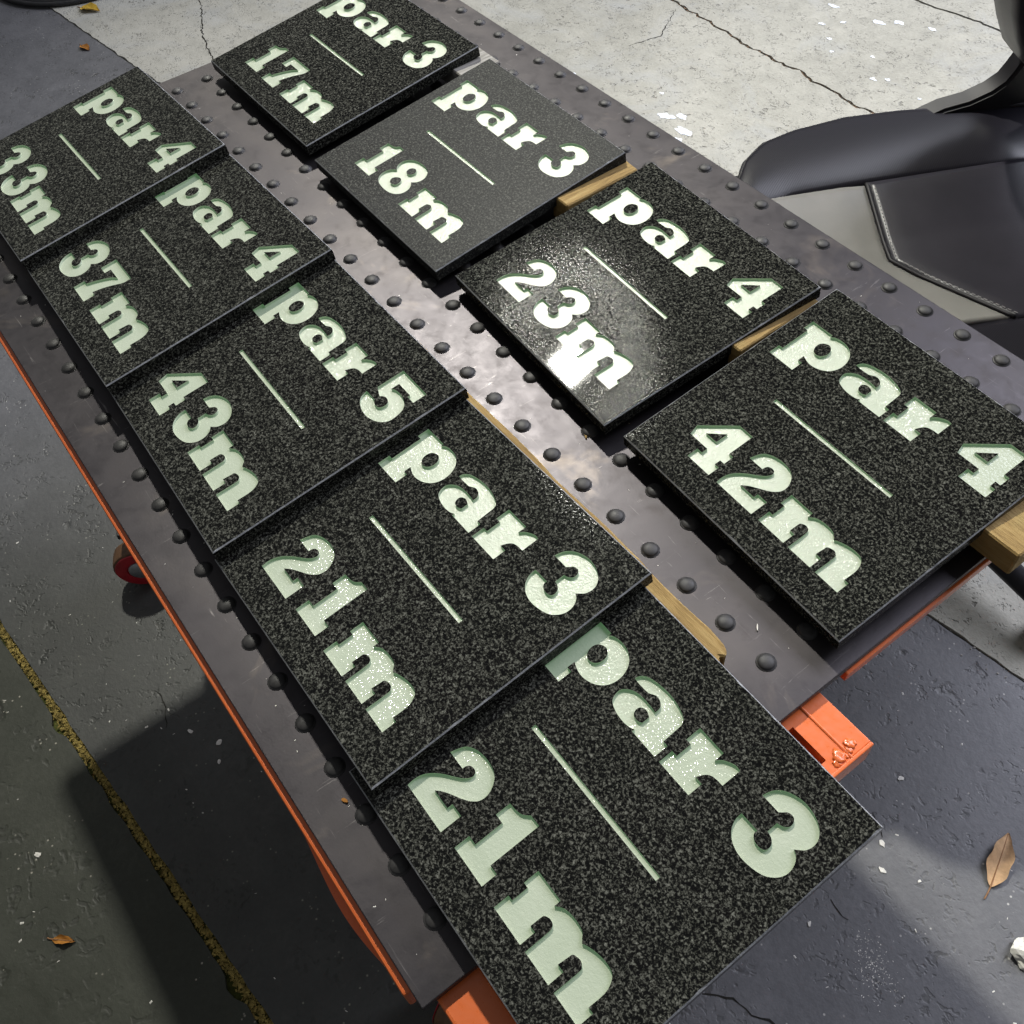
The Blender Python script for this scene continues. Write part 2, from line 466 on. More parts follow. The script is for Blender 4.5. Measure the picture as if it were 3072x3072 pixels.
scatter('plate_dust', 260, on_plate, .018, M_GRIT, 'fine pale dust specks lying on the steel plate', 'dust')

def crack_strip(pts, w, parent, z):
    V = []; F = []
    P = []
    for (x0, y0), (x1, y1) in zip(pts[:-1], pts[1:]):
        k = max(2, int(math.hypot(x1 - x0, y1 - y0) / .18))
        for i in range(k): P.append((x0 + (x1 - x0) * i / k, y0 + (y1 - y0) * i / k))
    P.append(pts[-1])
    n = len(P)
    for i, (x, y) in enumerate(P):
        a = P[max(0, i - 1)]; b = P[min(n - 1, i + 1)]
        dx, dy = b[0] - a[0], b[1] - a[1]; L = math.hypot(dx, dy) + 1e-6
        nx, ny = -dy / L, dx / L
        o = random.gauss(0, w * .9); ww = w * random.uniform(.3, 1.2) * math.sin(math.pi * (i + .6) / (n + .2)) ** .4
        V += [(x + nx * (o - ww), y + ny * (o - ww), z), (x + nx * (o + ww), y + ny * (o + ww), z)]
    for i in range(n - 1): F.append((2 * i, 2 * i + 2, 2 * i + 3, 2 * i + 1))
    return mesh_obj('crack', V, F, M_CRACK, parent)
ZF = FLOOR + .012; ZY = FLOOR + .075
crack_strip([(-52, 13.4), (-49.9, 12.84), (-46, 11.1), (-42.1, 10.15), (-39.5, 9.5), (-37, 8.0)], .045, yard_a, ZY)
crack_strip([(-28.6, 34.2), (-26.9, 31.5), (-27.4, 29.5)], .03, yard_a, ZY)
crack_strip([(12.0, -1.5), (12.6, -.9), (13.2, -.75), (13.8, -.4), (14.6, -.3)], .035, floor_r, ZF)
crack_strip([(12.4, 3.2), (12.75, 3.1), (13.1, 3.15)], .02, floor_r, ZF)
crack_strip([(11.4, 6.1), (11.8, 5.9), (12.1, 5.75)], .02, floor_r, ZF)
crack_strip([(-6.5, -9.8), (-5.6, -9.9), (-4.9, -10.2)], .02, floor_r, ZF)

def blob(cx, cy, r, z, n=22, squash=1.0, ang=0.0, rough=.35):
    seed = random.random() * 90; P = []
    for i in range(n):
        a = 2 * math.pi * i / n
        rr = r * (1 + rough * noise.noise(Vector((math.cos(a) * 1.3, math.sin(a) * 1.3, seed))) * 1.6 + rough * .5 * noise.noise(Vector((math.cos(a) * 4, math.sin(a) * 4, seed))))
        x, y = rr * math.cos(a), rr * math.sin(a) * squash
        P.append((cx + x * math.cos(ang) - y * math.sin(ang), cy + x * math.sin(ang) + y * math.cos(ang)))
    return P
def splash(cx, cy, r, squash, ang, parent, z):
    mb = MB(); mb.prism(blob(cx, cy, r, z, 22, squash, ang, .5), z, z + .01)
    return mb.build('paint_splash', M_WHITE, parent)
for cx, cy, r, sq, an in [(-20.6, 26.3, .42, .55, .6), (-20.0, 26.9, .30, .7, 0), (-19.0, 26.1, .5, .5, .2), (-18.6, 25.3, .22, .8, 0), (-16.6, 24.6, .25, .6, 1), (-14.4, 22.9, .42, .5, .4),
                          (-14.0, 22.6, .2, .8, 0), (-24.0, 24.0, .16, .7, 0), (-27.2, 25.3, .12, .7, 0), (-22.4, 27.6, .14, .6, 0)]:
    splash(cx, cy, r, sq, an, yard_a, FLOOR + .066)
for cx, cy, r, sq, an in [(-21.6, 39.2, .2, .5, .3), (-20.9, 40.2, .15, .6, .8), (-19.6, 41.6, .35, .45, .2), (-18.7, 42.4, .28, .6, .4), (-20.2, 38.3, .16, .7, .1), (-19.2, 37.4, .18, .5, .9), (-15.8, 36.9, .18, .6, 0),
                          (-15.2, 37.4, .14, .7, 0), (-17.3, 38.6, .14, .7, 0), (-22.6, 41.2, .3, .5, .2), (-17.0, 43.2, .24, .5, .2), (-12.9, 37.2, .1, .7, 0)]:
    splash(cx, cy, r, sq, an, yard_b, FLOOR + .026)

# ------------------------------------------------------------------ table
def lerp0(a, b, t): return a + (b - a) * t
TX0, TX1, TY0, TY1 = -14.8, 10.92, -7.74, 9.22
K = .98493
table = thing('transfer_table', 'steel plate work table with black domed studs on an orange wheeled frame', 'table', (0, 0, 0))
mb = MB(); mb.box(TX0, TX1, TY0, TY1, -.17, 0, .018)
mb.build('plate', M_STEEL, table)
# studs: hemispherical ball tops with a small collar
prof = [(.185, .0), (.181, .008), (.166, .011), (.160, .016)]
for i in range(7):
    a = i / 6 * math.pi / 2 * .97
    prof.append((.160 * math.cos(a), .016 + .066 * math.sin(a)))
mb = MB(); mb.lathe(prof, 20)
stud0 = mb.build('stud', M_STUD, table, True)
stud_me = stud0.data
GLYPHS = {
    'p': ["336,4718c 873,4718c 873,4662c 959,4721 1111,4745 1279,4720 1429,4634 1530,4497 1576,4324 1559,4152 1479,4012 1352,3918 1193,3870 1043,3875 873,3934c 873,3783c 975,3783c 975,3521c 336,3521c 336,3783c 434,3783c 434,4464c 336,4464c", "901,4443 1008,4489 1094,4456 1151,4371 1151,4259 1098,4169 1000,4131 909,4169 858,4262 855,4361"],
    'a': ["1727,4495c 1760,4596 1863,4676 2036,4720 2246,4741 2455,4724 2641,4674 2748,4615 2789,4534 2795,4437 2807,4150c 2901,4150c 2901,3887c 2373,3887c 2373,3937c 2297,3899 2154,3881 1974,3899 1816,3957 1751,4041 1726,4168 1775,4266 1894,4348 2042,4380 2184,4381 2296,4375 2373,4362c 2370,4455 2331,4515 2254,4557 2172,4559 2102,4521 2056,4495c 1867,4486", "2169,4250 2245,4282 2323,4265 2373,4240c 2373,4101c 2312,4065 2222,4067 2165,4107 2141,4187"],
    'r': ["3007,4726c 3526,4726c 3526,4547c 3587,4635 3690,4701 3788,4736 3879,4726c 3879,4372c 3747,4367 3644,4337 3579,4264 3526,4152c 3667,4152c 3667,3887c 3007,3887c 3007,4152c 3109,4152c 3109,4442c 3007,4442c"],
    'm': ["3148,1446c 3679,1446c 3679,1329c 3788,1418 3925,1453 4081,1455 4197,1431 4257,1379 4318,1329c 4381,1367 4527,1417 4682,1442 4822,1433 4911,1383 4979,1265 5002,1130 4997,895c 5092,895c 5092,626c 4567,626c 4574,1069 4543,1142 4487,1177 4410,1169 4345,1136 4334,1062 4318,895c 4442,895c 4442,626c 3905,626c 3904,1049 3883,1132 3848,1166 3774,1175 3697,1136 3683,1079 3679,895c 3787,895c 3787,626c 3148,626c 3148,895c 3238,895c 3238,1179c 3148,1179c"],
    '4': ["766,1235c 1319,1830c 1684,1830c 1684,1235c 1792,1235c 1792,1007c 1684,1007c 1684,872c 1792,872c 1792,622c 1191,622c 1191,872c 1319,872c 1319,1007c 833,1007c", "1030,1235c 1319,1518c 1319,1235c"],
    '2': ["2009,1454c 2046,1589 2104,1710 2221,1791 2394,1837 2575,1838 2736,1796 2857,1698 2942,1539 2941,1387 2867,1269 2747,1178 2587,1088 2445,997 2352,912c 2710,912c 2710,1010c 2946,1010c 2946,624c 2009,624c 1998,772 2029,914 2111,1046 2236,1172 2399,1297 2510,1399 2562,1505 2532,1577 2465,1596 2395,1576 2359,1523 2352,1454c"],
    '1': ["2111,1705c 2256,1716 2370,1752 2461,1845c 2663,1845c 2663,927c 2824,927c 2824,650c 2111,650c 2111,927c 2274,927c 2274,1434c 2111,1434c"],
    '3': ["4367,4720c 4389,4817 4425,4906 4492,4986 4587,5048 4700,5090 4822,5113 4951,5105 5071,5075 5181,5023 5256,4964 5322,4872 5344,4772 5334,4691 5309,4625 5262,4572 5205,4513c 5267,4481 5319,4432 5361,4359 5385,4265 5381,4169 5348,4082 5293,4007 5218,3942 5120,3898 4996,3868 4856,3853 4717,3865 4580,3915 4474,3995 4412,4084 4375,4180 4367,4300c 4691,4300c 4693,4231 4752,4175 4837,4153 4917,4166 4966,4209 4969,4282 4935,4345 4874,4385 4789,4406c 4789,4595c 4848,4611 4905,4646 4941,4702 4934,4776 4891,4829 4833,4841 4773,4820 4736,4774 4691,4720c"],
    '5': ["4437,5041c 5328,5041c 5328,4727c 5111,4727c 5111,4786c 4685,4786c 4685,4597c 4753,4637 4866,4658 5000,4655 5134,4622 5246,4567 5331,4471 5370,4359 5388,4241 5380,4120 5315,4014 5201,3926 5062,3873 4905,3848 4742,3864 4603,3906 4493,3964 4410,4052 4365,4198c 4685,4198c 4730,4161 4822,4131 4912,4146 4960,4196 4976,4275 4956,4346 4892,4389 4803,4399 4725,4366 4685,4320c 4437,4415c"],
    '7': ["1898,1809c 2864,1809c 2864,1706 2858,1595 2781,1457 2683,1272 2618,1106 2565,918c 2711,918c 2711,636c 2020,636c 2020,918c 2153,918c 2198,1035 2260,1169 2358,1345 2451,1478 2565,1564c 2153,1564c 2153,1406c 1898,1406c"],
    '8': ["2007,1318c 1923,1383 1866,1475 1850,1584 1886,1697 1974,1800 2102,1864 2275,1897 2462,1896 2626,1854 2740,1777 2812,1662 2825,1543 2796,1429 2737,1359 2683,1318c 2791,1238 2859,1133 2873,1015 2846,900 2753,792 2617,723 2438,694 2240,699 2061,733 1937,800 1854,907 1825,1023 1837,1137 1894,1236 1951,1285", "2268,1643 2348,1676 2423,1654 2469,1584 2460,1505 2407,1441 2320,1425 2252,1464 2222,1538 2232,1593", "2258,1173 2341,1210 2423,1185 2477,1104 2473,1009 2418,948 2314,930 2242,964 2188,1035 2203,1111"],
}

PLAQUES = [  # key, x, y, yaw, z, slope along, slope across, line 1 digit, line 2 digits
    ('17', -13.9078, 1.2323, .0007, .523, -.002, .106, '3', '17'),
    ('18', -7.4606, 1.0938, -.0065, .5267, -.0048, .1057, '3', '18'),
    ('23', -1.3267, 1.3302, -.0544, .488, .0046, .0982, '4', '23'),
    ('42', 4.8802, 1.1209, -.0273, .5399, -.0035, .1151, '4', '42'),
    ('33', -13.95, -6.511, .0005, .523, .0562, .1055, '4', '33'),
    ('37', -8.6286, -6.4657, -.0093, .526, .0562, .1055, '4', '37'),
    ('43', -3.2951, -6.4903, -.0245, .515, .0556, .1055, '5', '43'),
    ('21a', 2.3281, -6.651, -.0017, .520, .0558, .1055, '3', '21'),
    ('21b', 7.4393, -6.7737, -.004, .5118, 0.0, .1055, '3', '21')]
PW, PH, PT = 5.749, 5.714, .295
def covered(x, y):
    for p in PLAQUES:
        if p[1] + .55 < x < p[1] + PW - .25 and p[2] + .42 < y < p[2] + PH - .25: return True
    return False
hidden = MB(); first = True
for j in range(-7, 10):
    for i in range(-14, 11):
        x, y = i + 0.0, j * K
        if covered(x, y):
            M = Matrix.Translation((x, y, 0))
            hidden.lathe([(.198, .0), (.172, .02), (.14, .09), (.08, .125), (.02, .135)], 10, M)
        else:
            if first: o = stud0; first = False
            else:
                o = bpy.data.objects.new('stud', stud_me); COL.objects.link(o); o.parent = table
            o.location = Vector((x, y, 0)) * U
            o.rotation_euler.z = random.uniform(0, 6.28)
ho = hidden.build('stud_field', M_STUD, table, True); ho['kind'] = 'stuff'

# orange frame
mb = MB(); mb.box(TX0 + .1, TX1 - .35, TY0 - .13, TY0 + .55, -.95, -.19, .05); mb.build('side_rail', M_ORANGE, table)
mb = MB(); mb.box(TX0 + .1, TX1 - .35, TY1 - .6, TY1 - .02, -.95, -.19, .05); mb.build('side_rail', M_ORANGE, table)
mb = MB(); mb.box(TX1 - .5, TX1 + .05, 1.0, TY1 - .05, -.46, -.20, .03); mb.build('end_rail', M_ORANGE, table)
mb = MB(); mb.box(TX0 + .05, TX0 + .6, TY0 + .6, TY1 - .65, -.95, -.2, .05); mb.build('end_rail', M_ORANGE, table)
gus = []
for i in range(25):
    t = i / 24; gus.append((lerp0(6.4, 10.1, t), TY0 - .10 - .17 * math.sin(math.pi * t ** 1.5) ** 1.2))
mb = MB(); mb.prism(gus + [(10.1, TY0 + .4), (6.4, TY0 + .4)], -1.25, -.97); mb.build('gusset', M_ORANGE, table)
# two tube stubs that stick out of the near end
def tube_stub(y0, y1, z0, z1, x1, slot):
    mb = MB()
    x0 = 6.0
    if slot:
        # flat top of two strips with a raised seam; the slot is a real opening in the lower strip
        ym = y1 - .46
        mb.box(x0, x1, ym, y1, z0, z1, .02)
        mb.box(x0, 11.06, y0, ym, z0, z1 - .004); mb.box(11.80, x1, y0, ym, z0, z1 - .004)
        mb.box(11.06, 11.80, ym - .36, ym, z0, z1 - .004); mb.box(11.06, 11.80, y0, ym - .36, z0, z0 + .1)
        mb.tube([(x0, ym, z1 - .008), (x1, ym, z1 - .008)], .03, 8)
    else:
        mb.box(x0, x1, y0, y1, z0, z1, .05)
    o = mb.build('tube', M_ORANGE, table)
    cap = MB(); cap.box(x1, x1 + .07, y0 + .01, y1 - .01, z0 + .01, z1 + .03, .02); cap.build('end_cap', M_ORANGE, o)
    return o
st = tube_stub(-.90, .42, -.85, -.24, 12.02, True)
tube_stub(-7.50, -6.72, -1.05, -.22, 14.6, False)
for wx, wy, wz, r in [(11.84, .10, -.235, .08), (11.90, .02, -.24, .06), (11.88, -.20, -.26, .12), (11.94, -.30, -.26, .08), (11.86, .17, -.235, .05), (11.93, -.10, -.25, .06)]:
    bm = bmesh.new(); bmesh.ops.create_icosphere(bm, subdivisions=3, radius=r)
    for vt in bm.verts:
        vt.co *= 1 + .5 * noise.noise(vt.co * (2.2 / r) + Vector((wx * 9, wy * 9, 0)))
        vt.co.z *= .5; vt.co.x *= 1.15
    bm.verts.index_update(); mb = MB()
    mb.add([(vt.co.x + wx, vt.co.y + wy, vt.co.z + wz) for vt in bm.verts], [tuple(q.index for q in f.verts) for f in bm.faces]); bm.free()
    mb.build('weld', M_ORANGE, st, True)
# legs, lower brace, castors
for lx, ly in ((-9.6, -5.4), (8.3, -6.95), (-11.6, 8.4), (4.5, 6.2)):
    mb = MB(); mb.box(lx - .45, lx + .45, ly - .45, ly + .45, -12.6, -.95, .06); mb.build('leg', M_ORANGE, table)
for ly in (-5.4, 7.4):
    mb = MB(); mb.box(-9.1, 4.1, ly - .3, ly + .3, -11.6, -11.0, .05); mb.build('brace', M_ORANGE, table)
for lx, ly, yaw in ((-11.0, -8.02, -25), (8.3, -6.95, 200), (-11.6, 8.4, 30), (4.5, 6.2, 150)):
    M0 = Matrix.Translation((lx, ly, FLOOR + 1.0)) @ Matrix.Rotation(math.radians(yaw), 4, 'Z') @ Matrix.Rotation(math.radians(90), 4, 'Y')
    cf = MB()
    cf.box(-1.6, -1.35, -.35, .35, -.56, -.1, .04, M0)
    cf.box(-1.45, .2, -.28, .28, -.56, -.49, 0, M0)
    co = cf.build('castor', M_BLKF, table)
    w = MB(); w.lathe([(.55, -.36), (.86, -.38), (.98, -.30), (1.0, -.2), (1.0, .2), (.98, .30), (.86, .38), (.55, .36)], 32, M0)
    wo = w.build('wheel', M_TREAD, co, True); auto_smooth(wo, 35)
    for sgn in (-1, 1):
        f = MB(); f.lathe([(.93, .362 * 1), (.90, .395), (.52, .405), (.50, .37)], 32, M0 if sgn > 0 else M0 @ Matrix.Rotation(math.pi, 4, 'X'))
        fo = f.build('wheel_face', M_RED, co, True); auto_smooth(fo, 35)
        h = MB(); h.lathe([(.47, .36), (.45, .43), (.2, .45), (.16, .47), (.02, .47)], 24, M0 if sgn > 0 else M0 @ Matrix.Rotation(math.pi, 4, 'X'))
        h.build('hub', M_GREYM, co, True)

# ------------------------------------------------------------------ plaques
def parse(s):
    out = []
    for tok in s.split():
        c = tok.endswith('c'); a, b = tok.rstrip('c').split(',')
        out.append((int(a) / 1000, int(b) / 1000, c))
    return out
def sample(ctrl, k=5):
    """corners stay sharp, runs between them are Catmull-Rom curves"""
    n = len(ctrl); out = []
    for i in range(n):
        p1, p2 = ctrl[i], ctrl[(i + 1) % n]
        out.append((p1[0], p1[1]))
        if p1[2] and p2[2]: continue
        p0 = ctrl[i - 1] if not p1[2] else p1
        p3 = ctrl[(i + 2) % n] if not p2[2] else p2
        for j in range(1, k):
            t = j / k
            q = []
            for d in (0, 1):
                a, b, c, e = p0[d], p1[d], p2[d], p3[d]
                q.append(.5 * (2 * b + (c - a) * t + (2 * a - 5 * b + 4 * c - e) * t * t + (3 * b - a - 3 * c + e) * t ** 3))
            out.append(tuple(q))
    return out
GL = {k: [sample(parse(s)) for s in v] for k, v in GLYPHS.items()}
ANCH = {k: parse(v[0])[0][:2] for k, v in GLYPHS.items()}
# where each glyph's first point sits on the plaque (first line digit, 1st and 2nd digit of line two)
AN_N = {'3': (4.35, 4.725), '4': (4.32, 4.535), '5': ANCH['5']}
AN_1 = {'1': (.94, 1.74), '2': (.80, 1.46), '3': (.70, 1.49), '4': (.71, 1.20)}
AN_2 = {'7': (1.895, 1.82), '8': ANCH['8'], '3': (2.0, 1.50), '2': ANCH['2'], '1': (2.06, 1.72)}
BAR = [(1.314, 2.70), (4.29, 2.70), (4.29, 2.785), (1.314, 2.785)]
DEPTH = .052
def area2(l): return sum(l[i][0] * l[(i + 1) % len(l)][1] - l[(i + 1) % len(l)][0] * l[i][1] for i in range(len(l)))
def place(gname, at=None):
    a = ANCH[gname]; d = (0, 0) if at is None else (at[0] - a[0], at[1] - a[1])
    return [[(x + d[0], y + d[1]) for x, y in l] for l in GL[gname]]
def make_letter(name, loops, parent, DEPTH):
    V = []; F = []
    norm = []
    for i, l in enumerate(loops):
        ccw = area2(l) > 0
        norm.append(l if ccw == (i == 0) else list(reversed(l)))
    # floor, slightly uneven edge where floor meets wall
    base = 0; flat = []
    for l in norm:
        n = len(l)
        for (x, y) in l: V.append((x, y, 0))
        for (x, y) in l: V.append((x, y, -DEPTH))
        for i in range(n):
            j = (i + 1) % n
            F.append((base + j, base + i, base + n + i, base + n + j)[::-1] if True else None)
        flat.append([base + n + i for i in range(n)])
        base += 2 * n
    idx = [i for f in flat for i in f]
    tris = geometry.tessellate_polygon([[Vector((V[i][0], V[i][1], 0)) for i in f] for f in flat])
    for t in tris:
        a, b, c = [Vector(V[idx[i]]) for i in t]
        tt = tuple(idx[i] for i in t)
        F.append(tt if (b - a).cross(c - a).z > 0 else tt[::-1])
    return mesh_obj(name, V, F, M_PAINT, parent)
LABELS = {
    '17': 'black granite plaque engraved par 3 over 17m, lying past the 18m plaque',
    '18': 'dull black granite plaque engraved par 3 over 18m, grey reflection in its colour',
    '23': 'glossy black granite plaque engraved par 4 over 23m with a glaring lamp reflection',
    '42': 'black granite plaque engraved par 4 over 42m, beside a protruding wood block',
    '33': 'black granite plaque engraved par 4 over 33m, topmost of the overlapping row',
    '37': 'black granite plaque engraved par 4 over 37m, its edge under the 33m plaque',
    '43': 'black granite plaque engraved par 5 over 43m, its edge under the 37m plaque',
    '21a': 'black granite plaque engraved par 3 over 21m, its edge under the 43m plaque',
    '21b': 'black granite plaque engraved par 3 over 21m overhanging the table end'}
for key, px, py, yaw, pz, rx, ry, dn, dd in PLAQUES:
    ex = Vector((math.cos(rx), 0, math.sin(rx))); ey = Vector((0, math.cos(ry), math.sin(ry)))
    ey = (ey - ex * ex.dot(ey)).normalized(); ez = ex.cross(ey)
    Mt = Matrix.Rotation(yaw, 4, 'Z') @ Matrix((ex, ey, ez)).transposed().to_4x4()
    root = thing('granite_plaque', LABELS[key], 'plaque', (0, 0, 0), 'engraved granite plaques on the table')
    root.matrix_world = Matrix.Translation(Vector((px, py, pz)) * U) @ Mt
    glyphs = [('letter_p', place('p')), ('letter_a', place('a')), ('letter_r', place('r')), ('digit_' + {'3': 'three', '4': 'four', '5': 'five'}[dn], place(dn, AN_N[dn]))]
    words = {'1': 'one', '2': 'two', '3': 'three', '4': 'four', '7': 'seven', '8': 'eight'}
    glyphs.append(('digit_' + words[dd[0]], place(dd[0], AN_1[dd[0]] if key != '42' else None)))
    glyphs.append(('digit_' + words[dd[1]], place(dd[1], AN_2[dd[1]])))
    glyphs.append(('letter_m', place('m', (3.12, 1.455))))
    glyphs.append(('dividing_bar', [BAR]))
    # slab with real openings at the engraved letters
    N = 46; C0 = .022; V = []; F = []; ring = []
    for (ax, ay), (bx_, by_) in (((0, 0), (PW, 0)), ((PW, 0), (PW, PH)), ((PW, PH), (0, PH)), ((0, PH), (0, 0))):
        for i in range(N): ring.append((ax + (bx_ - ax) * i / N, ay + (by_ - ay) * i / N))
    n = len(ring)
    for i, (x, y) in enumerate(ring):
        c = C0 * random.uniform(.9, 1.1) + (random.random() < .05) * random.uniform(.004, .014)
        V.append((min(max(x, c), PW - c), min(max(y, c), PH - c), 0))
    for i, (x, y) in enumerate(ring):
        V.append((x, y, -C0 * random.uniform(.95, 1.1)))
    for x, y in ring: V.append((x, y, -PT))
    for k in (0, 1):
        for i in range(n):
            j = (i + 1) % n
            F.append((k * n + i, (k + 1) * n + i, (k + 1) * n + j, k * n + j))
    F.append(tuple(reversed(range(2 * n, 3 * n))))
    loops = [list(range(n))]
    for gname, ls in glyphs:
        for l in ls:
            s0 = len(V); V += [(x, y, 0) for x, y in l]; loops.append(list(range(s0, s0 + len(l))))
    idx = [i for l in loops for i in l]
    for t in geometry.tessellate_polygon([[Vector((V[i][0], V[i][1], 0)) for i in l] for l in loops]):
        a, b, c = [Vector(V[idx[i]]) for i in t]; tt = tuple(idx[i] for i in t)
        F.append(tt if (b - a).cross(c - a).z > 0 else tt[::-1])
    mesh_obj('slab', V, F, None, root, mats=[M_HAZY if key == '18' else M_GRANITE, M_ARRIS], mat_idx=[1 if i < n else 0 for i in range(len(F))])
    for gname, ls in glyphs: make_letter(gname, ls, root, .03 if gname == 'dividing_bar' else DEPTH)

# ------------------------------------------------------------------ laths under the plaques
def lath(outline, z0, z1, mat, label):
    mb = MB(); mb.prism(outline, z0, z1)
    o = mb.build('wooden_lath', mat)
    bm = bmesh.new(); bm.from_mesh(o.data)
    bmesh.ops.bevel(bm, geom=[e for e in bm.edges if len(e.link_faces) == 2 and e.calc_face_angle(0) > .6], offset=.03 * U, segments=1, affect='EDGES')
    bm.to_mesh(o.data); bm.free()
    return tag(o, label, 'lath', 'wooden laths propping up the plaques')
right = []
x = -1.0
while x < 9.5:
    right.append((x, -.665 + .018 * math.sin(x * 2.1) + jag(x, .025, 1.7, 71))); x += .3
right += [(9.55, -.68), (9.68, -.73), (9.74, -.82), (9.66, -.90), (9.77, -.97), (9.72, -1.15), (9.70, -1.55)]
lath(right[::-1] + [(-1.0, -1.6)], .195, .80, M_WOODX, 'long rough pine lath under the edge of the overlapping plaques')
lath([(-1.86, 4.6), (-1.28, 4.6), (-1.26, 6.80), (-1.80, 6.84)], .195, .80, M_WOODY, 'short yellow pine lath between the 18m and 23m plaques')
lath([(4.52, 4.3), (4.82, 4.3), (4.83, 6.62), (4.50, 6.64)], .195, .79, M_WOODY, 'narrow pine lath between the 23m and 42m plaques')
lath([(10.0, 4.42), (11.45, 4.42), (11.46, 6.9), (10.0, 6.9)], .195, .80, M_WOODX, 'thick sawn wood block jutting past the table end under the 42m plaque')
lath([(-9.1, 6.0), (-7.6, 6.0), (-7.6, 7.25), (-9.1, 7.25)], .195, .78, M_WOODG, 'grey lath piece between the 17m and 18m plaques')

# small chips on the plate
def chip(x, y, l, w, ang, mat, label, z=.003, name='wood_chip', cat='chip'):
    c, s = math.cos(ang), math.sin(ang)
    P = [(-l, -w * .5), (-l * .3, -w), (l * .7, -w * .8), (l, -.1 * w), (l * .6, w * .7), (-l * .5, w), (-l, w * .3)]
    mb = MB(); mb.prism([(x + a * c - b * s, y + a * s + b * c) for a, b in P], z, z + .03)
    return tag(mb.build(name, mat), label, cat)
chip(4.04, .84, .10, .022, 2.6, M_WOODX, 'tiny wood splinter beside a stud near the 23m plaque corner')
chip(9.42, .36, .07, .012, 2.4, M_GRIT, 'thin pale shaving on the plate below the 42m plaque')
chip(7.6, -7.05, .06, .03, .5, M_LEAFO, 'small brown crumb touching a stud on the narrow plate margin')

# ------------------------------------------------------------------ leaves and litter
def leaf(x, y, ang, L, W, mat, label, name='dry_leaf', curl=.25, z=None, grp=None):
    z = FLOOR + .02 if z is None else z
    root = thing(name, label, 'leaf', (x, y, z), grp)
    root.rotation_euler.z = ang
    nx, ny = 14, 6; V = []; F = []
    def pt(u, w):
        half = W * (math.sin(math.pi * min(1, u) ** .8) ** .9) * (1 + .10 * math.sin(u * 17 + w * 2))
        yy = w * half
        zz = curl * (abs(w) ** 1.5) * W * .9 * (.4 + .6 * math.sin(math.pi * u)) + .10 * L * math.sin(u * 2.6) ** 2 * curl + .03 * math.sin(u * 9 + w * 4) * curl
        return (u * L, yy, max(zz, .002))
    for i in range(nx + 1):
        for j in range(ny + 1):
            V.append(pt(.02 + .98 * i / nx * .985, -1 + 2 * j / ny))
    for i in range(nx):
        for j in range(ny):
            a = i * (ny + 1) + j; F.append((a, a + ny + 1, a + ny + 2, a + 1))
    m = len(V); V += [(a, b, c - .012) for a, b, c in V]; F += [tuple(reversed([i + m for i in f])) for f in F]
    mesh_obj('blade', V, F, mat, root, True)
    mb = MB(); pts = [(-.22 * L, .03 * L, .02), (-.1 * L, .01 * L, .015)] + [tuple(Vector(pt(.02 + .95 * i / 8, 0)) + Vector((0, 0, .008))) for i in range(9)]
    mb.tube(pts, [.022, .022] + [.022 - .0018 * i for i in range(9)], 6); mb.build('stem', M_LINE, root)
    return root
leaf(14.95, 7.05, math.radians(112), 1.85, .33, M_LEAFB, 'dry tan leaf with a curled edge on the blue grey floor', curl=.55)
leaf(-.75, -15.85, math.radians(48), .75, .13, M_LEAFO, 'small orange leaf scrap on the dark floor by the joint', curl=.7)
leaf(-55.1, 6.7, math.radians(28), 1.6, .42, M_LEAFY, 'bright yellow leaf on the pavement beside the black hose', curl=.5, z=FLOOR + .08)
leaf(-37.6, -.9, math.radians(75), 1.0, .3, M_LEAFY, 'faded yellow leaf flat on the workshop floor beyond the 33m plaque', curl=.2)
leaf(-50.6, 4.9, math.radians(10), 1.0, .25, M_LEAFO, 'small brown leaf at the edge of the pavement', curl=.5)
leaf(-42.0, 21.5, math.radians(10), 1.3, .3, M_LEAFO, 'brown leaf on the pale pavement beyond the 17m plaque', curl=.4, z=FLOOR + .08)
# white crumb at the floor edge
bm = bmesh.new(); bmesh.ops.create_icosphere(bm, subdivisions=3, radius=.42)
for vtx in bm.verts:
    vtx.co *= 1 + .55 * noise.noise(vtx.co * 3.1) + .25 * noise.noise(vtx.co * 9)
    vtx.co.z = max(vtx.co.z * .55, -.12)
cr = bpy.data.meshes.new('plaster_crumb')
for vtx in bm.verts: vtx.co *= U
bm.to_mesh(cr); bm.free(); cr.materials.append(M_PLASTER)
co = bpy.data.objects.new('plaster_crumb', cr); COL.objects.link(co); co.location = Vector((16.75, 6.35, FLOOR + .12)) * U
tag(co, 'crumpled white lump of plaster on the blue grey floor', 'debris')
def litter(x, y, r, mat, label):
    mb = MB(); mb.prism(blob(x, y, r, 0, 11, .6, random.uniform(0, 3), .4), FLOOR + .002, FLOOR + .03)
    tag(mb.build('floor_flake', mat), label, 'flake', 'pale flakes on the workshop floor')
for x, y, r in [(12.5, 2.2, .09), (12.75, 5.0, .10), (12.2, 5.6, .10), (11.2, 7.6, .10), (13.6, 5.6, .06), (-4.3, -9.6, .10), (-3.3, -9.0, .12), (-2.7, -9.3, .08), (-3.5, -15.3, .12)]:
    litter(x, y, r, M_GRIT, 'small pale flake stuck to the dark workshop floor')
# hose loop at the far corner
mb = MB()
cx, cy, rr = -61.2, 9.0, 5.6
mb.tube([(cx + rr * math.cos(a * math.pi / 32), cy + rr * math.sin(a * math.pi / 32), FLOOR + .22 + .05) for a in range(64)], .2, 8, True)
mb.tube([(cx - .1 + (rr + .42) * math.cos(a * math.pi / 32), cy + .1 + (rr + .42) * math.sin(a * math.pi / 32), FLOOR + .2 + .04) for a in range(64)], .16, 8, True)
tag(mb.build('coiled_hose', M_RUBBER, None, True), 'thin black hose coiled in a ring on the pavement', 'hose')

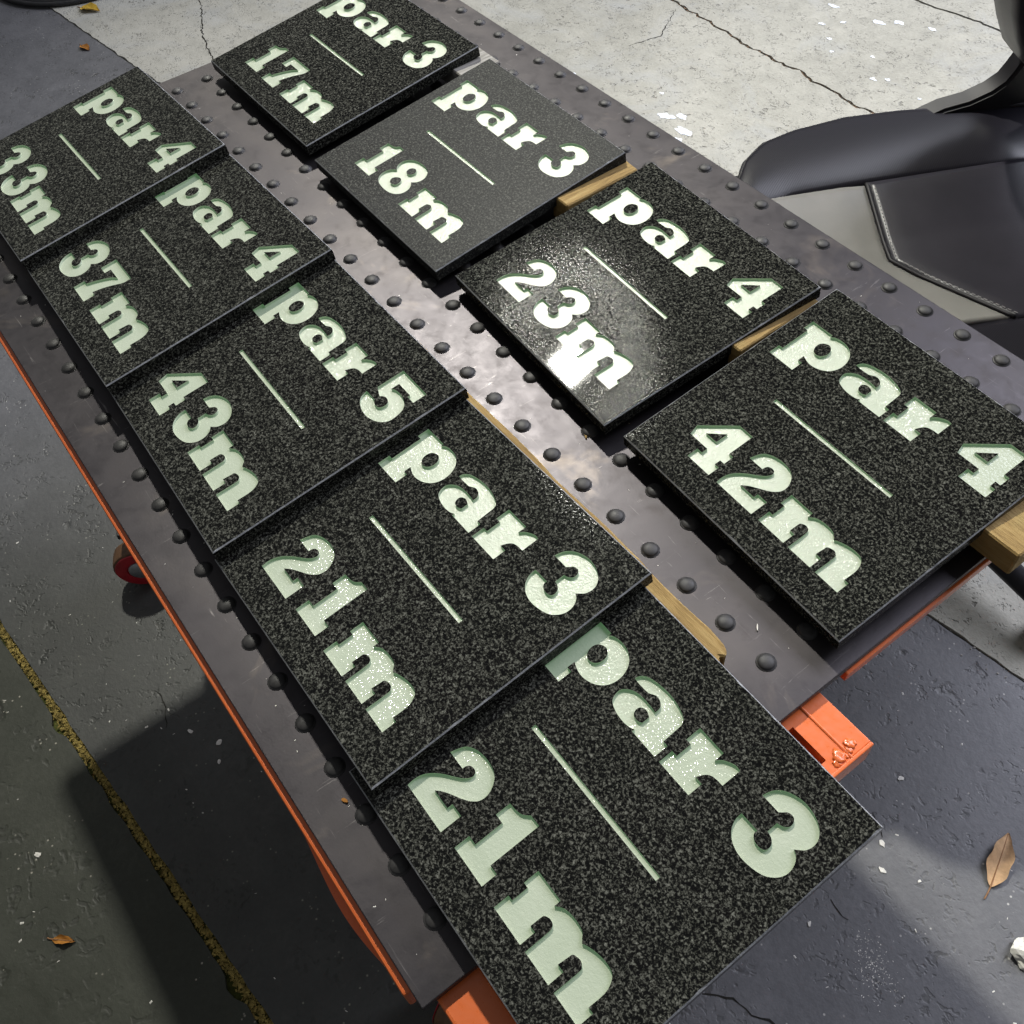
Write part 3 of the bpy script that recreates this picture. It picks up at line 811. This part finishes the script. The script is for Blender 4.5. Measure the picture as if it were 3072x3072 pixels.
# ------------------------------------------------------------------ swivel chair
CO = Vector((-4.72, 16.9, -4.0)); cs = Vector((.888, -.46, 0)); cb = Vector((.46, .888, 0))
chair = thing('swivel_chair', 'black and grey leather swivel chair with carbon patterned side bolsters behind the table', 'chair', (CO.x, CO.y, FLOOR))
chair.rotation_euler.z = math.atan2(cs.y, cs.x)
ZS = CO.z - FLOOR   # local height of the bolster tops
def surf(name, fn, nu, nv, mat, parent=chair, thick=.25):
    V = []; F = []
    for i in range(nu + 1):
        for j in range(nv + 1): V.append(fn(i / nu, j / nv))
    for i in range(nu):
        for j in range(nv):
            a = i * (nv + 1) + j; F.append((a, a + nv + 1, a + nv + 2, a + 1))
    m = len(V)
    V += [(x, y, z - thick) for x, y, z in V]; F += [tuple(reversed([k + m for k in f])) for f in F]
    def w(a, b): F.append((a, a + m, b + m, b))
    for i in range(nu): w(i * (nv + 1), (i + 1) * (nv + 1)); w((i + 1) * (nv + 1) + nv, i * (nv + 1) + nv)
    for j in range(nv): w(j + 1, j); w(nu * (nv + 1) + j, nu * (nv + 1) + j + 1)
    return mesh_obj(name, V, F, mat, parent, True)
CWID = 12.9
def lerp(a, b, t): return a + (b - a) * t
def outer_edge(b):      # left outer seam of the seat
    if b < -2.6: return 2.3
    pts = [(-2.6, 2.3), (-2.1, 1.3), (-1.2, .43), (0, 0), (1.9, -.3), (3.7, -.22), (5.5, .0), (9, .5)]
    for (b0, a0), (b1, a1) in zip(pts[:-1], pts[1:]):
        if b0 <= b <= b1: return lerp(a0, a1, (b - b0) / (b1 - b0))
    return .5
def inner_edge(b):
    pts = [(-6, 4.6), (-2.0, 3.5), (-1.0, 3.15), (1.36, 3.12), (9, 3.1)]
    for (b0, a0), (b1, a1) in zip(pts[:-1], pts[1:]):
        if b0 <= b <= b1: return lerp(a0, a1, (b - b0) / (b1 - b0))
    return 3.1
def seat_z(a, b):
    side = min(a, CWID - a)
    dip = max(0, min(1, (side - 2.6) / 3.0))
    return ZS - .30 - .35 * dip - (.9 * ((-2 - b) / 4) ** 2 if b < -2 else 0)
def mk_bolster(side):
    def fn(u, v):
        b = lerp(-5.0, 8.2, u)
        a0, a1 = (outer_edge(b), inner_edge(b)) if b >= -2.6 else (2.3 + (-2.6 - b) * .5, inner_edge(b))
        a = lerp(a0, a1, v)
        hump = math.sin(math.pi * (.12 + .88 * v)) ** .7
        z = lerp(ZS - .28, seat_z(a1, b) - .02, v) + .26 * hump * max(0, math.sin(math.pi * min(1, (u + .12)))) ** .3 - (1.2 * ((-2 - b) / 3) ** 2 if b < -2 else 0)
        if side < 0: return (a, b, z)
        return (CWID - a, b, z)
    if side > 0:
        return surf('side_bolster', lambda u, v: fn(u, 1 - v), 40, 14, M_CARBON, chair, .6)
    return surf('side_bolster', fn, 40, 14, M_CARBON, chair, .6)
mk_bolster(-1); mk_bolster(1)
VC = (6.46, .88)
def front_b(a):  # front seam of the black centre panel (a shallow point)
    return lerp(1.36, VC[1], (a - 3.1) / (VC[0] - 3.1)) if a < VC[0] else lerp(VC[1], 3.05, (a - VC[0]) / (9.8 - VC[0]))
def panel_fn(u, v):
    a = lerp(3.05, 9.85, v); b = lerp(front_b(a) + .05, 8.3, u)
    e = min(u * 7, v * 6.8, (1 - v) * 6.8, 1) ; return (a, b, seat_z(a, b) + .035 * min(1, e * 2) + .02)
surf('centre_panel', lambda u, v: panel_fn(v, u), 36, 30, M_BLKL, chair, .3)
def grey_fn(u, v):
    b0 = -5.0
    a_l, a_r = 3.15, 9.75
    a = lerp(a_l, a_r, u); top = front_b(a) - .05
    b = lerp(b0, top, v)
    e = min(1, (1 - v) * 8)
    return (a, b, seat_z(a, b) + .07 * e)
surf('front_panel', grey_fn, 36, 30, M_GREYL, chair, .3)
# piping, stitching
mb = MB()
mb.tube([(outer_edge(b), b, ZS - .27 - (1.2 * ((-2 - b) / 3) ** 2 if b < -2 else 0)) for b in [-2.6 + .18 * i for i in range(60)]], .10, 8)
mb.build('piping', M_BLKP, chair, True)
mb = MB(); pts = []
for i in range(41):
    a = lerp(3.1, 9.8, i / 40); pts.append((a, front_b(a), seat_z(a, front_b(a)) + .02))
mb.tube(pts, .07, 6); mb.build('seam', M_BLKP, chair, True)
mb = MB(); k = 0.0
while k < 1:
    a0 = lerp(3.3, 9.7, k); a1 = lerp(3.3, 9.7, k + .014)
    mb.tube([(a, front_b(a) + .20, seat_z(a, front_b(a) + .2) + .065) for a in (a0, a1)], .014, 4); k += .024
mb.build('stitching', M_STITCH, chair)
# seat shell below
mb = MB(); mb.box(.8, CWID - .8, -4.6, 8.6, ZS - 2.2, ZS - .75, .5); o = mb.build('seat_shell', M_BLKP, chair); auto_smooth(o, 40)
# hinge brackets
for side in (0, 1):
    prof = [(3.2, -.75), (4.2, -.35), (5.06, -.02), (5.88, .10), (6.56, .36), (6.95, .64), (7.12, .95), (7.34, 1.45), (7.7, 2.2), (9.4, 2.0), (9.5, -.9), (3.4, -1.2)]
    a0, a1 = (-.45, .35) if side == 0 else (CWID - .35, CWID + .45)
    V = [(a0, b, ZS + z) for b, z in prof] + [(a1, b, ZS + z) for b, z in prof]; n = len(prof)
    F = [(i, (i + 1) % n, (i + 1) % n + n, i + n)[::-1] for i in range(n)]
    tr = geometry.tessellate_polygon([[Vector((b, z, 0)) for b, z in prof]])
    for t in tr:
        F.append(tuple(t)); F.append(tuple(reversed([i + n for i in t])))
    o = mesh_obj('hinge_bracket', V, F, M_BLKP, chair)
    bm = bmesh.new(); bm.from_mesh(o.data); bmesh.ops.recalc_face_normals(bm, faces=bm.faces)
    bmesh.ops.bevel(bm, geom=[e for e in bm.edges if len(e.link_faces) == 2 and e.calc_face_angle(0) > .9], offset=.10 * U, segments=3, affect='EDGES')
    bm.to_mesh(o.data); bm.free(); auto_smooth(o, 45)
# backrest: side profile swept across the width
prof = [(5.1, 2.2 + 10), (4.7, 8.0), (4.9, 5.2), (5.35, 3.8), (5.75, 3.0), (6.05, 2.55), (6.2, 2.25), (6.5, 1.98), (6.95, 1.7), (7.4, 1.45), (8.3, 1.5), (8.9, 2.3), (8.6, 5), (8.3, 9), (8.0, 12.2), (6.6, 13.0)]
V = []; F = []; n = len(prof); NA = 22
for i in range(NA + 1):
    u = i / NA; a = lerp(-.25, CWID + .25, u)
    e = min(u, 1 - u); sq = min(1, (e / .06)) ** .5 if e < .06 else 1
    cbm = sum(p[0] for p in prof) / n; czm = sum(p[1] for p in prof) / n
    wing = .9 * max(0, 1 - e / .22) ** 1.5
    for b, z in prof:
        k = .82 + .18 * sq
        bb = cbm + (b - cbm) * k; zz = czm + (z - czm) * (1 - (1 - k) * .4)
        if b < 6.3: bb -= 0 if e < .2 else -.8
        V.append((a, bb, ZS + zz))
for i in range(NA):
    for j in range(n):
        k = (j + 1) % n; F.append((i * n + j, i * n + k, (i + 1) * n + k, (i + 1) * n + j)[::-1])
F.append(tuple(range(n))); F.append(tuple(reversed(range(NA * n, (NA + 1) * n))))
o = mesh_obj('backrest', V, F, M_BLKL, chair)
bm = bmesh.new(); bm.from_mesh(o.data); bmesh.ops.recalc_face_normals(bm, faces=bm.faces); bm.to_mesh(o.data); bm.free(); auto_smooth(o, 60)
# column and star base
mb = MB(); mb.lathe([(.75, 1.3), (.75, 4.0), (.5, 4.05), (.5, ZS - 2.1)], 20, Matrix.Translation((6.4, 2.4, 0))); o = mb.build('gas_column', M_BLKP, chair, True); auto_smooth(o)
for i in range(5):
    a = math.radians(21 + 72 * i)
    d = Vector((math.cos(a), math.sin(a), 0)); c = Vector((6.4, 2.4, 0))
    mb = MB(); mb.tube([c + Vector((0, 0, 1.9)), c + d * 3 + Vector((0, 0, 1.75)), c + d * 8.5 + Vector((0, 0, 1.35))], [.6, .5, .35], 10)
    o = mb.build('base_leg', M_BLKP, chair, True)
    mb = MB(); M0 = Matrix.Translation(c + d * 8.7 + Vector((0, 0, .56))) @ Matrix.Rotation(a, 4, 'Z') @ Matrix.Rotation(math.radians(90), 4, 'X')
    mb.lathe([(.3, -.42), (.52, -.40), (.56, -.3), (.56, -.1), (.4, -.06), (.4, .06), (.56, .1), (.56, .3), (.52, .40), (.3, .42)], 20, M0)
    w = mb.build('castor', M_BLKP, o, True); auto_smooth(w, 35)
